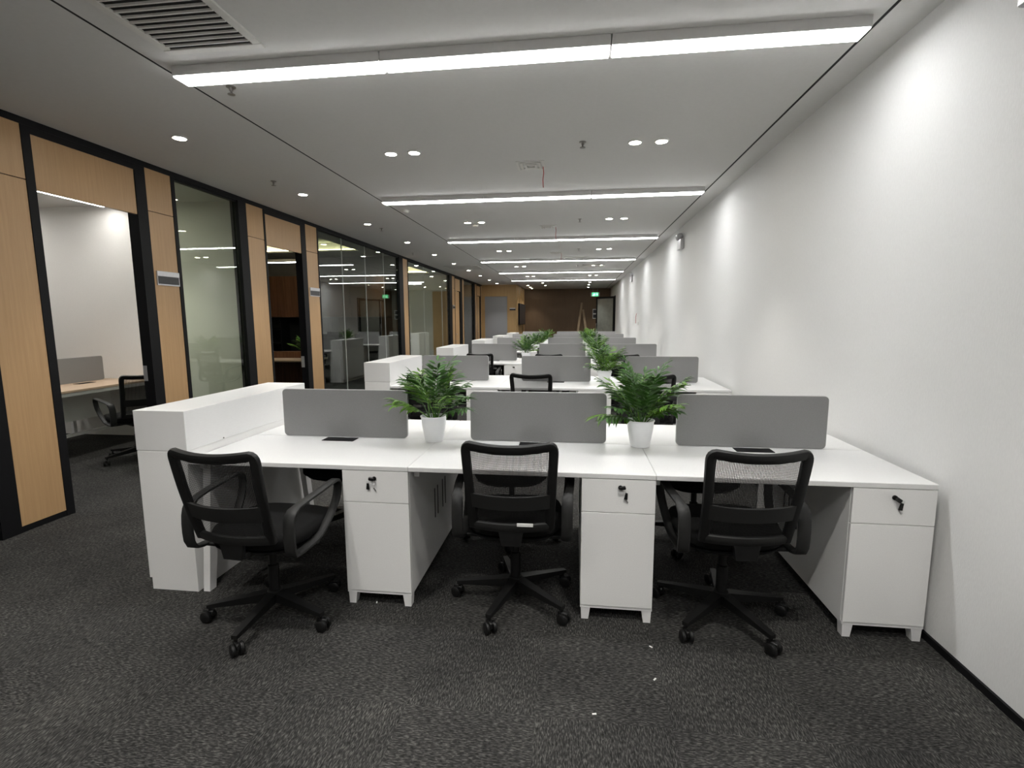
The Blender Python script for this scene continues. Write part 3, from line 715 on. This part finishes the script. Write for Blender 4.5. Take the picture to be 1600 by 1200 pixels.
# glass door standing open at the far end of the right wall
t = sroot('door_7', 'black framed glass door standing open at the far right', 'door', (XW-.03, 21.03, 0)); t.rotation_euler = (0, 0, math.radians(135))
MB().box(0, .07, -.02, .02, .01, 2.40).box(.93, 1.0, -.02, .02, .01, 2.40).box(.07, .93, -.02, .02, .01, .10).box(.07, .93, -.02, .02, 2.32, 2.40).build('frame', 'black', t)
bx('pane', 'grey_pane', t, .07, .93, -.006, .006, .10, 2.32); MB().box(.955, .975, .02, .05, .7, 1.3).build('handle', 'chrome', t)
struct(MB().box(XW-.02, XW+.12, 20.96, 21.0, 0, 2.43).box(XW-.02, XW+.12, 21.0, YF, 2.39, 2.43).build('trim_1', 'black'), 'black frame of the far doorway', 'trim')
t = thing('added_lobby_light', 'unseen round light added to brighten the lobby beyond the glass door', 'ceiling light', (2.3, 22.4, H)); MB().lathe([(.2, 0), (.2, -.05), (.19, -.055)], 24).build('shade', 'roombar', t)  # unseen lamp, added to lighten the lobby behind the glass door
slab('ceiling_lobby', 'ceil', XW+.12, 3.1, 20.5, YF+.5, H, H+.03); slab('wall_lobby_near', 'room_wall', XW+.12, 3.1, 20.4, 20.5, 0, H); slab('wall_lobby_end', 'room_wall', XW+.12, 3.1, YF+.5, YF+.6, 0, H)
slab('wall_lobby', 'curtain', 3.0, 3.1, 20.5, YF+.5, 0, H); slab('floor_lobby', 'curtain', XW+.12, 3.1, 20.5, YF+.5, -.1, 0)
# access panel, leaning planks, display
t = thing('control_panel', 'white framed panel with two dark screens on the far wall', 'control panel', (.95, YF-.002, 1.72))
MB().box(-.13, .13, -.02, 0, .19, .225).box(-.13, .13, -.02, 0, -.225, -.19).box(-.13, .13, -.02, 0, -.03, .03).box(-.13, -.105, -.02, 0, -.19, .19).box(.105, .13, -.02, 0, -.19, .19).build('frame', 'vent', t)
bx('screen', 'sign_dark', t, -.105, .105, -.012, 0, .03, .19); bx('screen', 'sign_dark', t, -.105, .105, -.012, 0, -.19, -.03)
def plankm(b, tp, w_): return MB().sweep([b, (Vector(b)+Vector(tp))/2, tp], w_, .014, (1, 0, 0), 4, sq=8).build('wooden_plank', 'plank')
tag(plankm((.02, 23.40, .02), (.31, 23.97, 2.24), .055), 'taller raw wooden plank leaning on the dark far wall', 'plank', 'leaning planks')
tag(plankm((.66, 23.45, .02), (.37, 23.97, 1.92), .055), 'shorter raw wooden plank leaning on the dark far wall', 'plank', 'leaning planks')
t = thing('wall_display', 'black wall display seen edge on beside the corridor end', 'display', (-2.375, 22.3, 1.7)); bx('case', 'black', t, 0, .07, -1.2, 1.2, -.45, .45, bev=.005); bx('screen', 'sign_dark', t, .0695, .072, -1.17, 1.17, -.42, .42)

# ------------------------------------------------------------------ furniture in the side rooms
def leg4(t, pts, h, m, r=.022):
    for x, y in pts: MB().box(x-r, x+r, y-r, y+r, 0, h, bev=.003).build('leg', m, t)
t = thing('workstation_desk', 'pale oak desk on white legs inside the first open doorway', 'desk', (0, 0, 0))
for x0, x1 in ((-5.90, -5.30), (-6.51, -5.91)): bx('tabletop', 'desk_wood', t, x0, x1, 4.35, 5.70, .725, .75, bev=.002)
MB().box(-5.36, -5.32, 4.40, 5.66, .685, .724).box(-6.49, -6.45, 4.40, 5.66, .685, .724).box(-6.45, -5.36, 4.38, 4.42, .685, .724).build('frame', 'steel_white', t)
leg4(t, ((-5.34, 4.40), (-6.47, 4.40), (-5.34, 5.64), (-6.47, 5.64)), .685, 'steel_white')
bx('modesty_panel', 'white_front', t, -5.93, -5.91, 4.45, 5.66, .30, .70); bx('power_flap', 'black', t, -5.80, -5.71, 5.1, 5.3, .7502, .7535)
MB().box(-5.95, -5.89, 4.45, 5.66, .12, .15).build('cable_duct', 'steel_white', t)
s = thing('desk_screen', 'grey fabric divider on the pale oak desk in the side room', 'desk screen', (-5.90, 5.18, .7505), PI/2); obj('panel', scrm, s); obj('edge_trim', scre, s)
chair(-4.68, 4.74, 64, 'black mesh chair at the pale oak desk inside the first doorway', spin=20)
hb = thing('linear_ceiling_light', 'slim linear light on the ceiling of the first side room', 'ceiling light', (-5.68, 3.2, H)); bx('housing', 'housing', hb, 0, .09, 0, 2.4, -.045, 0); bx('diffuser', 'roombar', hb, .005, .085, .005, 2.395, -.05, -.0445)
hb = thing('linear_ceiling_light', 'second slim linear light deeper in the first side room', 'ceiling light', (-7.2, 3.2, H)); bx('housing', 'housing', hb, 0, .09, 0, 2.4, -.045, 0); bx('diffuser', 'roombar', hb, .005, .085, .005, 2.395, -.05, -.0445)
# executive office
t = thing('wall_cabinet', 'walnut upper cabinet in the office behind the second doorway', 'cabinet', (0, 0, 0)); bx('body', 'walnut', t, -8.1, -4.1, 10.60, 10.97, 1.55, 2.45)
for x in (-7.3, -6.5, -5.7, -4.9): bx('door', 'walnut', t, x-.795, x-.005, 10.575, 10.60, 1.555, 2.445)
t = thing('bookcase', 'black open bookcase under the walnut cabinet', 'bookcase', (0, 0, 0))
bx('back_panel', 'slot', t, -8.1, -4.1, 10.95, 10.97, 0, 1.54)
for x in (-8.1, -7.1, -6.6, -5.4, -4.125): bx('upright', 'black', t, x, x+.025, 10.60, 10.95, 0, 1.54)
for z in (.4, .95, 1.25): bx('shelf', 'black', t, -7.075, -6.6, 10.60, 10.95, z, z+.02)
t = thing('executive_desk', 'walnut fronted desk with a pale top in the dark office', 'desk', (0, 0, 0))
bx('tabletop', 'desk_wood', t, -6.6, -4.85, 8.55, 9.35, .72, .75, bev=.003); bx('side_panel', 'walnut', t, -6.55, -6.50, 8.6, 9.3, 0, .72); bx('side_panel', 'walnut', t, -4.95, -4.90, 8.6, 9.3, 0, .72); bx('front_panel', 'walnut', t, -6.5, -4.95, 9.2, 9.23, .05, .72)
bx('riser', 'walnut', t, -6.55, -5.3, 9.15, 9.35, .75, .87)
chair(-5.8, 8.1, 10, 'dark office chair at the executive desk in the unlit office', spin=10)
palm_copy(pC, (-5.02, 8.85, .7505), 'small palm in a square white pot on the executive desk', 2.1)
t = thing('pendant_light', 'white linear pendant over the executive desk', 'pendant light', (-5.75, 8.55, 2.50)); bx('housing', 'housing', t, 0, 1.1, 0, .08, .01, .06); bx('diffuser', 'bar', t, .004, 1.096, .004, .076, .004, .011)
MB().box(.09, .096, .037, .043, .06, H+.2-2.5).box(1.0, 1.006, .037, .043, .06, H+.2-2.5).build('cable', 'silver', t)
t = thing('pendant_light', 'white linear pendant in the grey glazed room', 'pendant light', (-5.4, 13.5, 2.45)); bx('housing', 'housing', t, 0, 1.2, 0, .08, .01, .06); bx('diffuser', 'bar', t, .004, 1.196, .004, .076, .004, .011)
MB().box(.1, .106, .037, .043, .06, H+.2-2.45).box(1.1, 1.106, .037, .043, .06, H+.2-2.45).build('cable', 'silver', t)
for x, y, l in ((-4.1, 10.3, 'downlight in the dark office ceiling margin'), (-4.15, 13.0, 'downlight in the grey glazed room, nearer'), (-4.15, 14.6, 'downlight in the grey glazed room, farther'), (-4.9, 5.0, 'downlight in the first side room')):
    downlight(x, y, l, 'downlights in the side rooms')

# ------------------------------------------------------------------ scraps on the carpet
scr = MB(); scr.box(-.008, .008, -.003, .003, 0, .002); sc = scr.mesh('paper_scrap', 'paper')
for i, (x, y, rz, l) in enumerate(((.345, 1.95, .9, 'tiny white paper scrap on the carpet in front of the right chair'), (.09, 1.735, .2, 'tiny pale scrap on the carpet in the foreground centre'), (-1.02, 2.36, 1.9, 'tiny white scrap under the left front pedestal'), (.36, 2.16, 2.4, 'tiny pale thread on the carpet beside the middle pedestal'))):
    o = obj('paper_scrap', sc, None, (x, y, .0005)); o.rotation_euler = (0, 0, rz); tag(o, l, 'scrap', 'paper scraps on the carpet')
